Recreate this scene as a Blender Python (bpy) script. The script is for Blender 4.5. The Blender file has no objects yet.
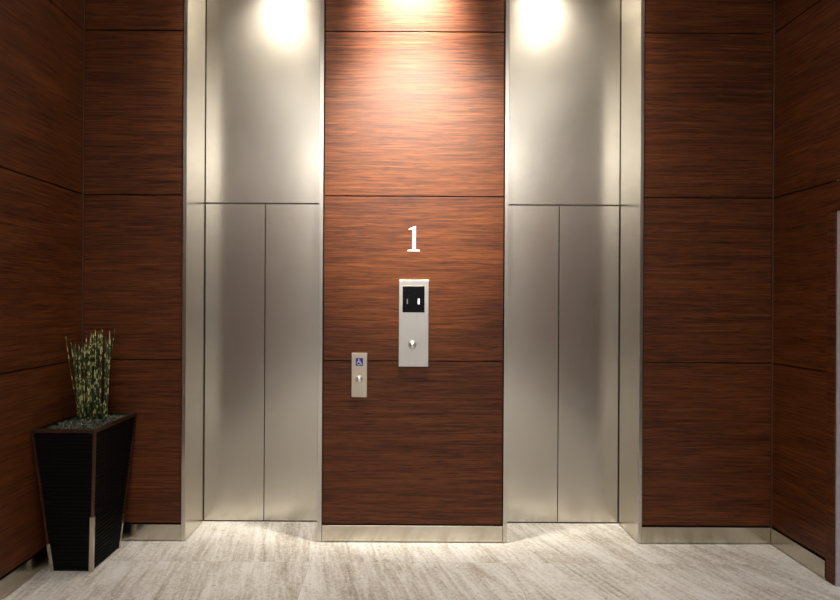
import bpy, bmesh, math, random
from mathutils import Vector, Matrix
random.seed(7)
sc = bpy.context.scene
COL = sc.collection
PI = math.pi

# ------------------------------------------------------------------ materials
def new_mat(name):
    m = bpy.data.materials.new(name); m.use_nodes = True
    nt = m.node_tree
    b = nt.nodes['Principled BSDF']
    return m, nt, b

def N(nt, typ, **kw):
    n = nt.nodes.new(typ)
    for k, v in kw.items():
        setattr(n, k, v)
    return n

def ramp(nt, stops):
    r = N(nt, 'ShaderNodeValToRGB')
    e = r.color_ramp.elements
    while len(e) < len(stops): e.new(0.5)
    for el, (p, c) in zip(e, stops):
        el.position = p; el.color = (*c, 1)
    return r

def mapping(nt, vec, scale=(1,1,1), rot=(0,0,0), loc=(0,0,0)):
    mp = N(nt, 'ShaderNodeMapping')
    nt.links.new(vec, mp.inputs['Vector'])
    mp.inputs['Scale'].default_value = scale
    mp.inputs['Rotation'].default_value = rot
    mp.inputs['Location'].default_value = loc
    return mp.outputs['Vector']

def noise(nt, vec, scale, detail=4, rough=.5, dist=0):
    n = N(nt, 'ShaderNodeTexNoise')
    n.inputs['Scale'].default_value = scale
    n.inputs['Detail'].default_value = detail
    n.inputs['Roughness'].default_value = rough
    n.inputs['Distortion'].default_value = dist
    nt.links.new(vec, n.inputs['Vector'])
    return n.outputs['Fac']

def math_node(nt, op, a, b=None, clamp=False):
    n = N(nt, 'ShaderNodeMath', operation=op); n.use_clamp = clamp
    for i, v in enumerate((a, b)):
        if v is None: continue
        if isinstance(v, (int, float)): n.inputs[i].default_value = v
        else: nt.links.new(v, n.inputs[i])
    return n.outputs[0]

def plain(name, col, rough=.5, metal=0.0, spec=.5):
    m, nt, b = new_mat(name)
    tc = N(nt, 'ShaderNodeTexCoord')
    f = noise(nt, tc.outputs['Object'], 40, 2)
    r = ramp(nt, [(0.3, tuple(c*.92 for c in col)), (0.7, tuple(min(1, c*1.06) for c in col))])
    nt.links.new(f, r.inputs[0]); nt.links.new(r.outputs[0], b.inputs['Base Color'])
    b.inputs['Roughness'].default_value = rough
    b.inputs['Metallic'].default_value = metal
    b.inputs['Specular IOR Level'].default_value = spec
    return m

def wood_material(name):
    m, nt, b = new_mat(name)
    tc = N(nt, 'ShaderNodeTexCoord'); oi = N(nt, 'ShaderNodeObjectInfo')
    off = N(nt, 'ShaderNodeVectorMath', operation='SCALE'); off.inputs[0].default_value = (3.1, 2.3, 17.0)
    nt.links.new(oi.outputs['Random'], off.inputs['Scale'])
    ad = N(nt, 'ShaderNodeVectorMath', operation='ADD')
    nt.links.new(tc.outputs['Object'], ad.inputs[0]); nt.links.new(off.outputs[0], ad.inputs[1])
    v = ad.outputs[0]
    # slow waviness of the grain
    wob = noise(nt, mapping(nt, v, (1.6, 1.6, 3.0)), 1.0, 2)
    sub = math_node(nt, 'MULTIPLY', math_node(nt, 'SUBTRACT', wob, .5), .035)
    cx = N(nt, 'ShaderNodeCombineXYZ'); nt.links.new(sub, cx.inputs['Z'])
    ad2 = N(nt, 'ShaderNodeVectorMath', operation='ADD')
    nt.links.new(v, ad2.inputs[0]); nt.links.new(cx.outputs[0], ad2.inputs[1])
    v2 = ad2.outputs[0]
    fine = noise(nt, mapping(nt, v2, (3.8, 3.8, 190.0)), 1.0, 4, .66)
    mid = noise(nt, mapping(nt, v2, (1.9, 1.9, 75.0)), 1.0, 4, .6)
    broad = noise(nt, mapping(nt, v2, (.9, .9, 16.0)), 1.0, 3, .5)
    pores = noise(nt, mapping(nt, v2, (9.0, 9.0, 170.0)), 1.0, 2, .5)
    s = math_node(nt, 'ADD', math_node(nt, 'MULTIPLY', fine, .56), math_node(nt, 'MULTIPLY', mid, .27))
    s = math_node(nt, 'ADD', s, math_node(nt, 'MULTIPLY', broad, .16))
    r = ramp(nt, [(.335, (.014, .0027, .0007)), (.43, (.050, .0112, .0024)), (.505, (.089, .0232, .0047)),
                  (.585, (.134, .0392, .0080)), (.70, (.190, .0630, .0145))])
    nt.links.new(s, r.inputs[0])
    pr = ramp(nt, [(.34, (.30, .27, .25)), (.46, (1, 1, 1))]); nt.links.new(pores, pr.inputs[0])
    mx = N(nt, 'ShaderNodeMix', data_type='RGBA', blend_type='MULTIPLY'); mx.inputs['Factor'].default_value = .68
    nt.links.new(r.outputs[0], mx.inputs['A']); nt.links.new(pr.outputs[0], mx.inputs['B'])
    nt.links.new(mx.outputs['Result'], b.inputs['Base Color'])
    b.inputs['Roughness'].default_value = .46
    b.inputs['Specular IOR Level'].default_value = WOOD_SPEC
    return m

def steel_material(name, col=(.59, .56, .495), rough=.24, streak=(220, 220, 2.0)):
    m, nt, b = new_mat(name)
    tc = N(nt, 'ShaderNodeTexCoord')
    st = noise(nt, mapping(nt, tc.outputs['Object'], streak), 1.0, 3, .6)
    mot = noise(nt, tc.outputs['Object'], 9.0, 5, .6)
    spk = noise(nt, tc.outputs['Object'], 85.0, 2, .5)
    s = math_node(nt, 'ADD', math_node(nt, 'MULTIPLY', st, .45), math_node(nt, 'MULTIPLY', mot, .4))
    s = math_node(nt, 'ADD', s, math_node(nt, 'MULTIPLY', spk, .15))
    r = ramp(nt, [(.3, tuple(c*.95 for c in col)), (.7, tuple(c*1.04 for c in col))])
    nt.links.new(s, r.inputs[0]); nt.links.new(r.outputs[0], b.inputs['Base Color'])
    rr = math_node(nt, 'ADD', math_node(nt, 'MULTIPLY', mot, .03), rough-.015)
    nt.links.new(rr, b.inputs['Roughness'])
    b.inputs['Metallic'].default_value = 1
    return m

def floor_material():
    m, nt, b = new_mat('striated_limestone')
    tc = N(nt, 'ShaderNodeTexCoord'); v = tc.outputs['Object']
    # tile layout
    br = N(nt, 'ShaderNodeTexBrick'); br.offset = 0.0
    br.inputs['Color1'].default_value = (0, 0, 0, 1); br.inputs['Color2'].default_value = (1, 1, 1, 1)
    br.inputs['Scale'].default_value = 1.0
    br.inputs['Mortar Size'].default_value = .0016; br.inputs['Mortar Smooth'].default_value = .2
    br.inputs['Brick Width'].default_value = 1.16; br.inputs['Row Height'].default_value = .62
    nt.links.new(mapping(nt, v, loc=(.52, -3.46+.62*6, 0)), br.inputs['Vector'])
    # per tile offset so that veins break at the joints
    cmb = N(nt, 'ShaderNodeCombineXYZ')
    nt.links.new(math_node(nt, 'MULTIPLY', br.outputs['Color'], 3.0), cmb.inputs['X'])
    nt.links.new(math_node(nt, 'MULTIPLY', br.outputs['Color'], 5.0), cmb.inputs['Y'])
    ad = N(nt, 'ShaderNodeVectorMath', operation='ADD')
    nt.links.new(v, ad.inputs[0]); nt.links.new(cmb.outputs[0], ad.inputs[1])
    # warp across so the veins fan out slightly
    sep = N(nt, 'ShaderNodeSeparateXYZ'); nt.links.new(v, sep.inputs[0])
    fan = math_node(nt, 'MULTIPLY', math_node(nt, 'MULTIPLY', math_node(nt, 'ADD', sep.outputs['X'], 2.4),
                    math_node(nt, 'SUBTRACT', sep.outputs['Y'], 3.4)), .105)
    c2 = N(nt, 'ShaderNodeCombineXYZ'); nt.links.new(fan, c2.inputs['X'])
    ad2 = N(nt, 'ShaderNodeVectorMath', operation='ADD')
    nt.links.new(ad.outputs[0], ad2.inputs[0]); nt.links.new(c2.outputs[0], ad2.inputs[1])
    w = ad2.outputs[0]
    vein = noise(nt, mapping(nt, w, (13, 1.1, 1)), 1.0, 6, .7, .8)
    thin = noise(nt, mapping(nt, w, (42, 3.4, 1)), 1.0, 5, .68, 1.0)
    cloud = noise(nt, w, 2.6, 6, .65)
    grain = noise(nt, v, 48.0, 5, .75)
    s = math_node(nt, 'ADD', math_node(nt, 'MULTIPLY', vein, .30), math_node(nt, 'MULTIPLY', thin, .20))
    s = math_node(nt, 'ADD', s, math_node(nt, 'MULTIPLY', cloud, .22))
    s = math_node(nt, 'ADD', s, math_node(nt, 'MULTIPLY', grain, .28))
    r = ramp(nt, [(.39, (.30, .255, .20)), (.455, (.53, .485, .425)), (.505, (.71, .685, .64)), (.555, (.83, .82, .795))])
    nt.links.new(s, r.inputs[0])
    sp = noise(nt, v, 34.0, 1, .4)
    spr = ramp(nt, [(.24, (.5, .44, .36)), (.29, (1, 1, 1))]); nt.links.new(sp, spr.inputs[0])
    mx = N(nt, 'ShaderNodeMix', data_type='RGBA', blend_type='MULTIPLY'); mx.inputs['Factor'].default_value = .7
    nt.links.new(r.outputs[0], mx.inputs['A']); nt.links.new(spr.outputs[0], mx.inputs['B'])
    jt = N(nt, 'ShaderNodeMix', data_type='RGBA', blend_type='MIX')
    nt.links.new(math_node(nt, 'MULTIPLY', br.outputs['Fac'], .32), jt.inputs['Factor'])
    nt.links.new(mx.outputs['Result'], jt.inputs['A']); jt.inputs['B'].default_value = (.24, .21, .17, 1)
    nt.links.new(jt.outputs['Result'], b.inputs['Base Color'])
    b.inputs['Roughness'].default_value = .38
    b.inputs['Specular IOR Level'].default_value = .4
    return m

def stem_material():
    m, nt, b = new_mat('banded_reed')
    tc = N(nt, 'ShaderNodeTexCoord'); oi = N(nt, 'ShaderNodeObjectInfo')
    ad = N(nt, 'ShaderNodeVectorMath', operation='ADD')
    sc_ = N(nt, 'ShaderNodeVectorMath', operation='SCALE'); sc_.inputs[0].default_value = (1, 2, 3)
    nt.links.new(oi.outputs['Random'], sc_.inputs['Scale'])
    nt.links.new(tc.outputs['Object'], ad.inputs[0]); nt.links.new(sc_.outputs[0], ad.inputs[1])
    f = noise(nt, mapping(nt, ad.outputs[0], (6, 6, 42)), 1.0, 2, .5)
    r = ramp(nt, [(.42, (.012, .026, .006)), (.52, (.035, .055, .014)), (.58, (.42, .41, .14)), (.68, (.56, .51, .25))])
    nt.links.new(f, r.inputs[0]); nt.links.new(r.outputs[0], b.inputs['Base Color'])
    b.inputs['Roughness'].default_value = .45
    return m

def emission(name, col, strength):
    m, nt, b = new_mat(name)
    b.inputs['Base Color'].default_value = (*col, 1)
    b.inputs['Emission Color'].default_value = (*col, 1)
    b.inputs['Emission Strength'].default_value = strength
    return m

WOOD_SPEC = .27
WOOD = wood_material('reddish_wood_veneer')
STEEL = steel_material('brushed_steel')
BASESTEEL = steel_material('brushed_steel_base', (.54, .50, .415), .20, (2, 2, 120))
PLATE = steel_material('satin_plate', (.60, .58, .55), .34, (8, 8, 300))
CHAMP = steel_material('champagne_plate', (.58, .51, .42), .38, (300, 300, 10))
FLOOR = floor_material()
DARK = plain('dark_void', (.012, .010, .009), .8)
SHADE = plain('mauve_grey_plaster', (.34, .32, .35), .7)
WHITE = plain('white_enamel', (.72, .71, .69), .4)
CEIL = plain('ceiling_paint', (.80, .78, .74), .8)
PLASTER = plain('grey_plaster', (.52, .50, .50), .7)
BRONZE = plain('corner_bead_bronze', (.085, .040, .021), .5, .2)
BLACK = plain('black_ribbed_panel', (.0035, .003, .003), .6, 0, .08)
GLASS = plain('black_display_glass', (.004, .004, .005), .15, 0, .08)
BLUE = plain('blue_enamel', (.008, .028, .25), .4)
CORNERSTEEL = steel_material('planter_corner_steel', (.56, .50, .42), .25, (100, 100, 10))
TRIMDK = steel_material('planter_trim_bronze', (.20, .115, .07), .35, (100, 100, 10))
PEBBLE = plain('dark_pebbles', (.040, .044, .037), .35)
STEM = stem_material()
BTN = steel_material('button_steel', (.78, .76, .72), .28, (30, 30, 30))
LIT = emission('lit_segment', (.95, .95, 1.0), .55)
DIM = emission('dim_segment', (.10, .11, .12), .05)
ADDED_GLOW = [emission('added_glow_soft', (1.0, .965, .92), .95), emission('added_glow', (1.0, .965, .92), 4.2)]  # glow of the added overhead panels
LAMP = emission('lamp_lens', (1.0, .88, .70), 6.0)

# ------------------------------------------------------------------ helpers
def box_bm(bm, lo, hi):
    vs = [bm.verts.new((x, y, z)) for z in (lo[2], hi[2]) for y in (lo[1], hi[1]) for x in (lo[0], hi[0])]
    for f in ((0, 2, 3, 1), (4, 5, 7, 6), (0, 1, 5, 4), (2, 6, 7, 3), (0, 4, 6, 2), (1, 3, 7, 5)):
        bm.faces.new([vs[i] for i in f])

def prism_bm(bm, pts, axis, a, b):
    """closed polygon in 2-D extruded along an axis from a to b (x: pts=(y,z); y: pts=(x,z); z: pts=(x,y))"""
    def P(p, t):
        if axis == 'x': return (t, p[0], p[1])
        if axis == 'y': return (p[0], t, p[1])
        return (p[0], p[1], t)
    A = [bm.verts.new(P(p, a)) for p in pts]; B = [bm.verts.new(P(p, b)) for p in pts]
    n = len(pts)
    bm.faces.new(A); bm.faces.new(list(reversed(B)))
    for i in range(n):
        bm.faces.new((A[i], B[i], B[(i+1) % n], A[(i+1) % n]))

def lathe_bm(bm, prof, center, axis='y', seg=32):
    """profile [(r, t)] turned about an axis through center; t runs along the axis"""
    rings = []
    for r, t in prof:
        ring = []
        for k in range(seg):
            a = 2*PI*k/seg
            c, s = r*math.cos(a), r*math.sin(a)
            p = (c, t, s) if axis == 'y' else (c, s, t)
            ring.append(bm.verts.new(Vector(center)+Vector(p)))
        rings.append(ring)
    for A, B in zip(rings, rings[1:]):
        for k in range(seg):
            bm.faces.new((A[k], A[(k+1) % seg], B[(k+1) % seg], B[k]))
    bm.faces.new(rings[0]); bm.faces.new(list(reversed(rings[-1])))

def tube_bm(bm, pts, rad, seg=8):
    pts = [Vector(p) for p in pts]
    rings = []
    for i, p in enumerate(pts):
        d = (pts[min(i+1, len(pts)-1)]-pts[max(i-1, 0)]).normalized()
        u = d.cross(Vector((0, 1, .01)) if abs(d.y) < .9 else Vector((1, 0, 0))).normalized(); w = d.cross(u)
        r = rad[i] if isinstance(rad, (list, tuple)) else rad
        rings.append([bm.verts.new(p+u*r*math.cos(2*PI*k/seg)+w*r*math.sin(2*PI*k/seg)) for k in range(seg)])
    for A, B in zip(rings, rings[1:]):
        for k in range(seg):
            bm.faces.new((A[k], A[(k+1) % seg], B[(k+1) % seg], B[k]))
    bm.faces.new(list(reversed(rings[0]))); bm.faces.new(rings[-1])

def obj(name, bm, mat, parent=None, bevel=0, smooth=False, mats=None):
    bmesh.ops.recalc_face_normals(bm, faces=bm.faces)
    if bevel:
        es = [e for e in bm.edges if len(e.link_faces) == 2 and e.calc_face_angle(0) > .6]
        bmesh.ops.bevel(bm, geom=es, offset=bevel, segments=2, affect='EDGES', profile=.5)
    me = bpy.data.meshes.new(name); bm.to_mesh(me); bm.free()
    for mm in (mats or [mat]): me.materials.append(mm)
    if smooth:
        for p in me.polygons: p.use_smooth = True
    o = bpy.data.objects.new(name, me); COL.objects.link(o)
    if parent is not None:
        o.parent = parent
        o.matrix_parent_inverse = Matrix.Translation(-parent.location)
    return o

def box(name, lo, hi, mat, parent=None, bevel=0):
    bm = bmesh.new(); box_bm(bm, lo, hi)
    return obj(name, bm, mat, parent, bevel)

def tag(o, label=None, cat=None, group=None, kind=None):
    if label: o['label'] = label
    if cat: o['category'] = cat
    if group: o['group'] = group
    if kind: o['kind'] = kind
    return o

def empty(name, loc, label, cat, group=None, kind=None):
    o = bpy.data.objects.new(name, None); COL.objects.link(o)
    o.location = loc; o.empty_display_size = .05
    return tag(o, label, cat, group, kind)

# ------------------------------------------------------------------ dimensions (metres)
WY = 3.75            # face of the elevator wall
DY = 4.0875          # face of the elevator doors
XL, XR = -1.996, 2.316
H = 4.05
YB = -5.2            # wall behind the viewer
ROWS = [(.112, 1.1325), (1.1325, 2.1625), (2.1625, 3.1915), (3.1915, H)]
BH = .106            # baseboard height
G = .0038            # half of a panel gap
EL = [(-1.370, -1.345, -.522, -.494), (.6375, .6625, 1.481, 1.5035)]   # jamb outer/inner, inner/outer
DOORTOP = 2.168
OPY0, OPY1, OPZ = 1.5, 3.205, 1.995      # doorway in the right wall

# ------------------------------------------------------------------ shell
bm = bmesh.new(); box_bm(bm, (XL-.3, YB-.2, -.1), (5.0, 4.4, 0)); 
tag(obj('floor', bm, FLOOR), 'pale striated limestone floor in front of the elevators', 'floor', kind='structure')
bm = bmesh.new(); box_bm(bm, (XL-.3, YB-.2, H), (5.0, 4.4, H+.1))
tag(obj('ceiling', bm, CEIL), 'white ceiling above the elevator lobby', 'ceiling', kind='structure')

def panel(lo, hi, parent):
    return box('wood_panel', lo, hi, WOOD, parent, .0007)

# elevator wall
bm = bmesh.new()
for x0, x1 in ((XL-.2, EL[0][0]-.001), (EL[0][3]+.001, EL[1][0]-.001), (EL[1][3]+.001, XR+.2)):
    box_bm(bm, (x0, WY+.02, 0), (x1, 4.14, H))
box_bm(bm, (XL-.2, 4.145, 0), (XR+.2, 4.3, H))
wb = tag(obj('wall_back', bm, DARK), 'reddish brown wood panelled wall holding the two elevators', 'wall', kind='structure')
for x0, x1 in ((XL+.008, EL[0][0]-.006), (EL[0][3]+.006, EL[1][0]-.006), (EL[1][3]+.006, XR-.008)):
    for z0, z1 in ROWS:
        panel((x0, WY, z0+G), (x1, WY+.022, z1-G), wb)

# left wall
wl = tag(box('wall_left', (XL-.2, YB, 0), (XL-.02, WY+.02, H), DARK), 'wood panelled side wall behind the potted reeds', 'wall', kind='structure')
for y0, y1 in ((1.35, WY-.006), (-1.05, 1.35), (-3.4, -1.05), (YB+.01, -3.4)):
    for z0, z1 in ROWS:
        panel((XL-.022, y0+G, z0+G), (XL, y1-G, z1-G), wl)

# right wall with a doorway in it
bm = bmesh.new()
prism_bm(bm, [(YB, 0), (OPY0, 0), (OPY0, OPZ), (OPY1, OPZ), (OPY1, 0), (WY+.02, 0), (WY+.02, H), (YB, H)], 'x', XR+.02, XR+.2)
wr = tag(obj('wall_right', bm, DARK), 'wood panelled side wall with an open doorway at its near end', 'wall', kind='structure')
YP = OPY1+.06
panel((XR, YP+G, ROWS[0][0]+G), (XR+.022, WY-.006, ROWS[0][1]-G), wr)
bm = bmesh.new()
z0, z1 = ROWS[1][0]+G, ROWS[1][1]-G
prism_bm(bm, [(YP+G, z0), (WY-.006, z0), (WY-.006, z1), (OPY0-.2, z1), (OPY0-.2, OPZ+.004), (YP+G, OPZ+.004)], 'x', XR, XR+.022)
obj('wood_panel', bm, WOOD, wr, .0007)
for z0, z1 in ROWS[2:]:
    panel((XR, OPY0-.2+G, z0+G), (XR+.022, WY-.006, z1-G), wr)
for y0, y1 in ((-1.0, OPY0-.2), (YB+.01, -1.0)):
    for z0, z1 in ROWS:
        panel((XR, y0+G, z0+G), (XR+.022, y1-G, z1-G), wr)
tag(box('trim_1', (XR-.004, OPY1-.002, 0), (XR+.018, YP, OPZ), WOOD, None, .002), 'dark wood post edging the doorway in the side wall', 'trim', kind='structure')
# vestibule past the doorway, daylit
bm = bmesh.new()
prism_bm(bm, [(XR+.003, OPY1-.012), (4.9, OPY1-.012), (4.9, OPY1+.2), (XR+.026, OPY1+.2), (XR+.026, OPY1-.003), (XR+.003, OPY1-.003)], 'z', 0, H)
tag(obj('wall_vestibule', bm, SHADE), 'pale grey wall seen through the side doorway', 'wall', kind='structure')
tag(box('wall_vestibule_near', (XR+.21, .2, 0), (4.9, .4, H), PLASTER), 'pale grey wall at the near end of the vestibule', 'wall', kind='structure')
bm = bmesh.new()
prism_bm(bm, [(.2, 0), (.7, 0), (.7, 2.3), (2.9, 2.3), (2.9, 0), (OPY1+.2, 0), (OPY1+.2, H), (.2, H)], 'x', 4.7, 4.9)
tag(obj('wall_vestibule_side', bm, PLASTER), 'pale grey wall of the vestibule around its glazed entrance', 'wall', kind='structure')
bm = bmesh.new()
for y in (.70, 1.40, 2.16, 2.86): box_bm(bm, (4.74, y, 0), (4.82, y+.04, 2.3))
box_bm(bm, (4.74, .7, 2.22), (4.82, 2.9, 2.3)); box_bm(bm, (4.74, .7, 0), (4.82, 2.9, .06))
tag(obj('window_1', bm, STEEL), 'steel framed glazed entrance of the vestibule', 'window', kind='structure')

# wall behind the viewer, with a broad glazed opening
bm = bmesh.new()
prism_bm(bm, [(XL-.2, 0), (-1.75, 0), (-1.75, 3.1), (2.05, 3.1), (2.05, 0), (XR+.2, 0), (XR+.2, H), (XL-.2, H)], 'y', YB-.2, YB)
tag(obj('wall_front', bm, PLASTER), 'pale wall facing the elevators around a glazed entrance', 'wall', kind='structure')
bm = bmesh.new()
for x in (-1.75, -.50, .75, 2.01): box_bm(bm, (x, YB-.12, 0), (x+.04, YB-.06, 3.1))
box_bm(bm, (-1.75, YB-.12, 3.04), (2.05, YB-.06, 3.1)); box_bm(bm, (-1.75, YB-.12, 0), (2.05, YB-.06, .06)); box_bm(bm, (-1.75, YB-.12, 2.2), (2.05, YB-.06, 2.26))
tag(obj('window_2', bm, STEEL), 'steel framed glazed entrance facing the elevators', 'window', kind='structure')

# corner beads
tag(box('trim_2', (XL-.001, WY-.007, BH), (XL+.005, WY+.001, H), BRONZE, None, .0015), 'slim bead in the corner behind the potted reeds', 'trim', kind='structure')
tag(box('trim_3', (XR-.005, WY-.007, BH), (XR+.001, WY+.001, H), BRONZE, None, .0015), 'slim bead in the corner beside the doorway wall', 'trim', kind='structure')

# baseboards
def base(name, lo, hi, label):
    tag(box(name, lo, hi, BASESTEEL, None, .0015), label, 'baseboard', kind='structure')
base('baseboard_back_left', (XL+.008, WY-.006, .007), (EL[0][0]-.002, WY+.018, BH), 'steel baseboard between the planter and the first elevator')
base('baseboard_back', (EL[0][3]+.002, WY-.006, .007), (EL[1][0]-.002, WY+.018, BH), 'steel baseboard under the call stations between the elevators')
base('baseboard_back_right', (EL[1][3]+.002, WY-.006, .007), (XR-.008, WY+.018, BH), 'steel baseboard between the second elevator and the doorway wall')
base('baseboard_left', (XL-.018, 1.0, .007), (XL+.007, WY-.008, BH), 'steel baseboard running behind the planter along the side wall')
base('baseboard_right', (XR-.007, YP+.004, .007), (XR+.018, WY-.008, BH), 'short steel baseboard ending at the dark doorway post')

# ------------------------------------------------------------------ elevators
def elevator(n, J, label, seam):
    xo0, xi0, xi1, xo1 = J
    d = empty('door_%d' % n, ((xi0+xi1)/2, DY, 0), label, 'elevator', kind='structure')
    for a, b in ((xo0, xi0), (xi1, xo1)):
        box('jamb', (a, WY-.009, .005), (b, DY+.05, H), STEEL, d, .0015)
    box('transom_panel', (xi0+.004, DY, DOORTOP+.004), (xi1-.004, DY+.03, H), STEEL, d, .001)
    for a, b in ((xi0+.005, seam-.0025), (seam+.0025, xi1-.005)):
        box('door_leaf', (a, DY, .009), (b, DY+.03, DOORTOP-.003), STEEL, d, .0012)
    box('gap_shade', (xi0+.001, DY-.0008, DOORTOP-.005), (xi1-.001, DY+.01, DOORTOP+.005), DARK, d)  # dark strip stands in for the shade in the gap above the leaves
    box('track', (xi0, DY+.004, .0005), (xi1, DY+.05, .005), DARK, d)
    return d
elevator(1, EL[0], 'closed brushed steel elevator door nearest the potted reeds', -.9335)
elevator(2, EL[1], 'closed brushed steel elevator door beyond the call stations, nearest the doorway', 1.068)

# ------------------------------------------------------------------ floor number
bm = bmesh.new()
k = .156/25
x0, zz = .031, 1.819
pts = [(0, 0), (12.6, 0), (12.6, 1.2), (8.5, 2.0), (8.5, 25), (7.6, 25), (1.4, 22.4), (1.4, 21.6), (5.0, 22.0), (5.0, 2.0), (0, 1.2)]
prism_bm(bm, [(x0+p[0]*k, zz+p[1]*k) for p in pts], 'y', WY-.005, WY+.0005)
tag(obj('floor_number_sign', bm, WHITE, None, .0006), 'raised white numeral 1 on the wood above the call station', 'sign')

# ------------------------------------------------------------------ call stations
cs = empty('elevator_call_station', (.0735, WY, 1.10), 'tall steel call station with black display and one button', 'call station')
box('faceplate', (-.0185, WY-.012, 1.10), (.1655, WY+.001, 1.640), PLATE, cs, .001)
ds = box('display', (.0035, WY-.0145, 1.4375), (.1405, WY-.008, 1.602), GLASS, cs, .001)
tag(box('lit_digit', (.0995, WY-.0152, 1.489), (.1095, WY-.0140, 1.523), LIT, ds), 'lit white stroke')
tag(box('lit_digit', (.0295, WY-.0152, 1.489), (.0365, WY-.0140, 1.521), DIM, ds), 'dim grey stroke')
bm = bmesh.new(); c = (.066, WY-.012, 1.234)
lathe_bm(bm, [(.020, .004), (.020, -.010), (.017, -.015), (.010, -.019), (.002, -.020)], c)
bt = obj('call_button', bm, BTN, cs, 0, True)
bm = bmesh.new(); lathe_bm(bm, [(.027, .003), (.027, -.002), (.024, -.004), (.021, -.004), (.021, .003)], c)
obj('button_ring', bm, PLATE, bt, 0, True)
bm = bmesh.new()
for i in range(4): box_bm(bm, (.050+.007*i, WY-.0126, 1.117), (.0545+.007*i, WY-.0118, 1.123))
obj('engraved_mark', bm, WHITE, cs)

ac = empty('accessible_call_station', (-.264, WY, .906), 'small beige steel call plate with a blue wheelchair symbol', 'call station')
box('faceplate', (-.3125, WY-.010, .906), (-.2155, WY+.001, 1.183), CHAMP, ac, .002)
bp_ = box('symbol_plate', (-.2865, WY-.0115, 1.103), (-.2405, WY-.008, 1.151), BLUE, ac, .0006)
bm = bmesh.new()
ox, oz, s, yy = -.2635, 1.127, .040, WY-.0120
lathe_bm(bm, [(.085*s, .001), (.085*s, -.0006)], (ox-.10*s, yy, oz+.37*s), seg=16)
def stroke(pts, w=.05):
    for p, q in zip(pts, pts[1:]):
        a = Vector((p[0], 0, p[1])); b_ = Vector((q[0], 0, q[1])); d = (b_-a).normalized(); nrm = Vector((-d.z, 0, d.x))*w; a -= d*w*.6; b_ += d*w*.6
        poly = [(ox+t.x*s, oz+t.z*s) for t in (a+nrm, b_+nrm, b_-nrm, a-nrm)]
        prism_bm(bm, poly, 'y', yy-.0006, yy+.001)
stroke([(-.10, .28), (-.07, -.08), (.20, -.08), (.30, -.36), (.40, -.33)], .05)
stroke([(-.09, .12), (.17, .12)], .04)
stroke([(-.08+.27*math.cos(t), -.17+.27*math.sin(t)) for t in [math.radians(110+i*22) for i in range(11)]], .04)
obj('wheelchair_symbol', bm, WHITE, bp_)
bm = bmesh.new(); c = (-.2655, WY-.010, 1.018)
lathe_bm(bm, [(.0165, .004), (.0165, -.005), (.0145, -.007), (.007, -.0085), (.001, -.009)], c, seg=28)
bt = obj('call_button', bm, BTN, ac, 0, True)
bm = bmesh.new(); lathe_bm(bm, [(.0225, .003), (.0225, -.002), (.020, -.004), (.0172, -.004), (.0172, .003)], c, seg=28)
obj('button_ring', bm, CHAMP, bt, 0, True)

# ------------------------------------------------------------------ planter with reeds
PC = Vector((-1.8185, 3.480, 0))
HB, HT = Vector((.1145, .165, 0)), Vector((.1740, .255, .811))    # half sizes at foot and rim
pl = empty('potted_reeds', PC, 'tall black tapered planter of banded reeds in the wood panelled corner', 'potted plant')
def hs(z): t = z/HT.z; return HB.x+(HT.x-HB.x)*t, HB.y+(HT.y-HB.y)*t
def frustum(bm, z0, z1, inset):
    vs = []
    for z in (z0, z1):
        hx, hy = hs(z); hx -= inset; hy -= inset
        vs += [bm.verts.new((PC.x+sx*hx, PC.y+sy*hy, z)) for sx, sy in ((-1, -1), (1, -1), (1, 1), (-1, 1))]
    for f in ((0, 3, 2, 1), (4, 5, 6, 7), (0, 1, 5, 4), (1, 2, 6, 5), (2, 3, 7, 6), (3, 0, 4, 7)):
        bm.faces.new([vs[i] for i in f])
bm = bmesh.new(); frustum(bm, .001, .765, .010); obj('planter_body', bm, BLACK, pl)
NR = 36
def ribs(side):
    bm = bmesh.new()
    for i in range(NR):
        za = .006+i*(.780/NR); zb = za+.780/NR
        prof = [(za, .008), (za+.003, .0035), (zb-.006, .0035), (zb-.003, .008)]
        A, B = [], []
        for z, ins in prof:
            hx, hy = hs(z)
            if side in ('front', 'back'):
                s_ = -1 if side == 'front' else 1
                A.append((PC.x-hx+.014, PC.y+s_*(hy-ins), z)); B.append((PC.x+hx-.014, PC.y+s_*(hy-ins), z))
            else:
                s_ = -1 if side == 'left' else 1
                A.append((PC.x+s_*(hx-ins), PC.y-hy+.014, z)); B.append((PC.x+s_*(hx-ins), PC.y+hy-.014, z))
        A = [bm.verts.new(p) for p in A]; B = [bm.verts.new(p) for p in B]
        for j in range(len(prof)):
            j2 = (j+1) % len(prof)
            bm.faces.new((A[j], B[j], B[j2], A[j2]))
        bm.faces.new(A); bm.faces.new(list(reversed(B)))
    return obj('ribbed_panel', bm, BLACK, pl)
for sd in ('front', 'right', 'left', 'back'): ribs(sd)
def corner(bm, sx, sy, z0, z1, w, out):
    vs = []
    for z in (z0, z1):
        hx, hy = hs(z); hx += out; hy += out
        cx, cy = PC.x+sx*hx, PC.y+sy*hy
        t = out+.010
        L = [(cx, cy), (cx-sx*w, cy), (cx-sx*w, cy-sy*t), (cx-sx*t, cy-sy*t), (cx-sx*t, cy-sy*w), (cx, cy-sy*w)]
        vs.append([bm.verts.new((x, y, z)) for x, y in L])
    A, B = vs
    for i in range(6): bm.faces.new((A[i], A[(i+1) % 6], B[(i+1) % 6], B[i]))
    bm.faces.new(A); bm.faces.new(list(reversed(B)))
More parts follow.
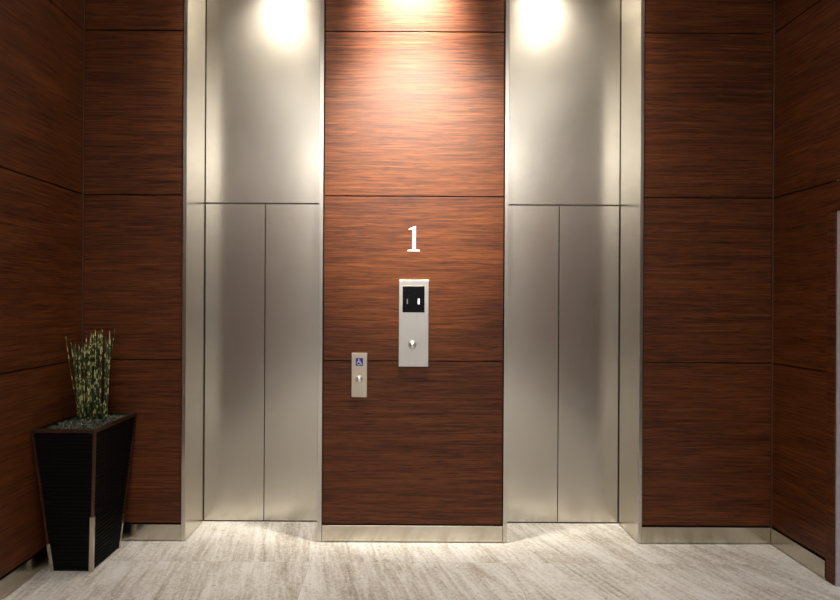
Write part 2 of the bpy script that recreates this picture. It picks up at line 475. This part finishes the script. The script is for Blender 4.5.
for sx, sy in ((-1, -1), (1, -1), (1, 1), (-1, 1)):
    bm = bmesh.new(); corner(bm, sx, sy, .002, .789, .013, .0)
    tr = obj('corner_trim', bm, TRIMDK, pl)
    zt = .315 if (sx, sy) == (1, -1) else .16 if (sx, sy) == (-1, -1) else .20
    bm = bmesh.new(); corner(bm, sx, sy, .001, zt, .020, .0015)  # paler steel strip over the lower part of each corner
    tag(obj('lower_corner_strip', bm, CORNERSTEEL, tr), 'pale steel strip')
bm = bmesh.new()
hx, hy, w = HT.x, HT.y, .016
for z0, z1 in ((.787, .807),):
    outer = [(-hx, -hy), (hx, -hy), (hx, hy), (-hx, hy)]; inner = [(-hx+w, -hy+w), (hx-w, -hy+w), (hx-w, hy-w), (-hx+w, hy-w)]
    vo = [[bm.verts.new((PC.x+x, PC.y+y, z)) for x, y in outer] for z in (z0, z1)]
    vi = [[bm.verts.new((PC.x+x, PC.y+y, z)) for x, y in inner] for z in (z0, z1)]
    for i in range(4):
        j = (i+1) % 4
        bm.faces.new((vo[0][i], vo[0][j], vo[1][j], vo[1][i])); bm.faces.new((vi[0][j], vi[0][i], vi[1][i], vi[1][j]))
        bm.faces.new((vo[1][i], vo[1][j], vi[1][j], vi[1][i])); bm.faces.new((vo[0][j], vo[0][i], vi[0][i], vi[0][j]))
obj('rim', bm, TRIMDK, pl, .001)
# gravel
bm = bmesh.new()
for i in range(430):
    r = random.uniform(.009, .017)
    x = PC.x+random.uniform(-1, 1)*(hx-w-.014); y = PC.y+random.uniform(-1, 1)*(hy-w-.014)
    M = Matrix.Translation((x, y, .781+random.uniform(0, .014))) @ Matrix.Rotation(random.uniform(0, 6), 4, 'Z') @ Matrix.Rotation(random.uniform(-.5, .5), 4, 'X') @ Matrix.Diagonal((r*1.35, r, r*.7, 1))
    bmesh.ops.create_icosphere(bm, subdivisions=1, radius=1, matrix=M)
tag(obj('gravel', bm, PEBBLE, pl, 0, True), 'dark pebbles', kind='stuff')
# reeds
def stem(bx, by, tx, ty, tz, r, bow):
    bm = bmesh.new(); P = []; R = []
    n = 9
    for i in range(n):
        t = i/(n-1)
        P.append((bx+(tx-bx)*t+bow[0]*math.sin(PI*t), by+(ty-by)*t+bow[1]*math.sin(PI*t), .785+(tz-.785)*t))
        R.append(r*(1-.35*t) if i < n-1 else r*.18)
    tube_bm(bm, P, R, 7)
    o = obj('stem', bm, STEM, pl, 0, True)
def px(xp, yw): return (xp-402)*yw/600
def pz(yp, yw): return 1.5-(yp-302)/600*yw
rows = []
# (foot pixel, tip pixel, tip pixel height) of the reeds one can follow in the photograph, then fillers between them
for a in ((81, 66, 338), (83, 71, 343), (104, 115, 330), (106, 111, 335), (82, 74, 346), (84, 78, 344), (80, 72, 350), (86, 82, 348)):
    rows.append(a)
for i in range(40):
    f = random.uniform(78, 108)
    t = 92+(f-92)*random.uniform(1.0, 1.25)+random.uniform(-1.5, 1.5)
    if t > 85: h = random.triangular(329, 350, 332)
    else: h = random.triangular(340, 365, 347)
    rows.append((f, t, h))
for n, (f, t, h) in enumerate(rows):
    y0 = 3.60+random.uniform(-.065, .065)
    y1 = y0+random.uniform(-.04, .04)
    if t < 80: y1 = min(y1, y0-.02, 3.50)
    stem(px(f, y0), y0, max(px(t, y1), XL+.03), y1, pz(h, y1), random.uniform(.0036, .0054), (random.uniform(-.006, .006), random.uniform(-.006, .006)))

# ------------------------------------------------------------------ lights
def downlight(x, y, watts, beam, spill, size, blend, label, col=(1.0, .91, .78), rad=.08):
    e = empty('downlight', (x, y, H), label, 'ceiling light', 'recessed downlights in the lobby ceiling')
    bm = bmesh.new(); lathe_bm(bm, [(.055, -.004), (.075, -.006), (.080, 0), (.055, 0)], (x, y, H), 'z')
    obj('trim_ring', bm, WHITE, e, 0, True)
    bm = bmesh.new(); lathe_bm(bm, [(.052, -.002), (.052, -.0005)], (x, y, H), 'z')
    obj('lens', bm, LAMP, e)
    for en, sz, bl, tilt in ((watts, size, blend, math.radians(24)), (beam, 58, 1.0, math.radians(27)), (spill, 130, .22, 0)):
        l = bpy.data.lights.new('lamp', 'SPOT'); l.energy = en; l.color = col; l.spot_size = math.radians(sz); l.spot_blend = bl; l.shadow_soft_size = rad
        lo = bpy.data.objects.new('lamp', l); COL.objects.link(lo); lo.location = (x, y, H-.03); lo.rotation_euler = (tilt, 0, 0)
WW, BEAM, SP = 120, 860, 15
downlight((EL[0][1]+EL[0][2])/2, 3.43, WW, 150, SP, 74, 1.0, 'recessed downlight in front of the elevator nearest the reeds')
downlight(.05, 3.43, WW, BEAM, SP, 74, 1.0, 'recessed downlight in front of the call stations')
downlight((EL[1][1]+EL[1][2])/2, 3.43, WW, 150, SP, 74, 1.0, 'recessed downlight in front of the elevator nearest the doorway')
e = empty('adjustable_spotlight', (.08, 1.55, H), 'small adjustable spotlight aimed at the wood between the elevators', 'ceiling light')
bm = bmesh.new(); lathe_bm(bm, [(.034, -.004), (.05, -.006), (.055, 0), (.034, 0)], (.08, 1.55, H), 'z'); obj('trim_ring', bm, WHITE, e, 0, True)
l = bpy.data.lights.new('lamp', 'SPOT'); l.energy = 1200; l.color = (1.0, .90, .76); l.spot_size = math.radians(35); l.spot_blend = 1.0; l.shadow_soft_size = .05
lo = bpy.data.objects.new('lamp', l); COL.objects.link(lo); lo.location = (.08, 1.55, H-.03)
lo.rotation_euler = (math.atan2(2.2, H-2.1)+math.radians(4.5), 0, 0)
for y0, y1, nm in ((-.55, 1.35, 'nearer the elevators'), (-4.9, -1.2, 'nearer the glazed entrance')):  # added glowing panels, out of view, brighten what the steel reflects
    t = empty('added_light_panel', (.16, (y0+y1)/2, H-.03), 'added luminous panel to brighten the steel, '+nm, 'ceiling light')
    bm = bmesh.new()
    for lo_, hi_ in (((-1.68, y0), (-1.62, y1)), ((1.94, y0), (2.0, y1)), ((-1.62, y0), (1.94, y0+.06)), ((-1.62, y1-.06), (1.94, y1))):
        box_bm(bm, (*lo_, H-.04), (*hi_, H-.001))
    obj('added_panel_frame', bm, WHITE, t)
    box('glow_sheet', (-1.62, y0+.06, H-.03), (1.94, y1-.06, H-.006), ADDED_GLOW[0 if y0 > -1 else 1], t)

w = bpy.data.worlds.new('World'); sc.world = w; w.use_nodes = True
bg = w.node_tree.nodes['Background']
tcw = w.node_tree.nodes.new('ShaderNodeTexCoord'); sx = w.node_tree.nodes.new('ShaderNodeSeparateXYZ')
w.node_tree.links.new(tcw.outputs['Generated'], sx.inputs[0])
rw = ramp(w.node_tree, [(.0, (.08, .075, .07)), (.49, (.12, .115, .11)), (.54, (.50, .50, .49)), (.70, (.80, .87, .95))])
mp_ = w.node_tree.nodes.new('ShaderNodeMath'); mp_.operation = 'MULTIPLY_ADD'; mp_.inputs[1].default_value = .5; mp_.inputs[2].default_value = .5
w.node_tree.links.new(sx.outputs['Z'], mp_.inputs[0]); w.node_tree.links.new(mp_.outputs[0], rw.inputs[0])
w.node_tree.links.new(rw.outputs[0], bg.inputs[0]); bg.inputs[1].default_value = 1.3
def portal(loc, rot, sx, sy):
    l = bpy.data.lights.new('portal', 'AREA'); l.shape = 'RECTANGLE'; l.size = sx; l.size_y = sy; l.cycles.is_portal = True
    o = bpy.data.objects.new('portal', l); COL.objects.link(o); o.location = loc; o.rotation_euler = rot
portal((4.91, 1.8, 1.15), (0, PI/2, 0), 2.3, 2.2)
portal((.15, YB-.21, 1.55), (PI/2, 0, 0), 3.8, 3.1)

# ------------------------------------------------------------------ camera
cam = bpy.data.cameras.new('camera'); co = bpy.data.objects.new('camera', cam); COL.objects.link(co)
cam.sensor_width = 36; cam.lens = 36*600/840; cam.clip_start = .02
cam.shift_x = 18/840; cam.shift_y = 2.3/840
co.matrix_world = Matrix.Translation((0, 0, 1.5)) @ Matrix.Rotation(PI/2, 4, 'X') @ Matrix.Rotation(.0055, 4, 'Z')
sc.camera = co
vs = sc.view_settings
vs.view_transform = 'Standard'; vs.look = 'None'; vs.gamma = 1; vs.use_curve_mapping = False
vs.exposure = 0.55
sc.cycles.max_bounces = 10; sc.cycles.diffuse_bounces = 6; sc.cycles.glossy_bounces = 6
sc.cycles.use_denoising = True
sc.cycles.sample_clamp_indirect = 6
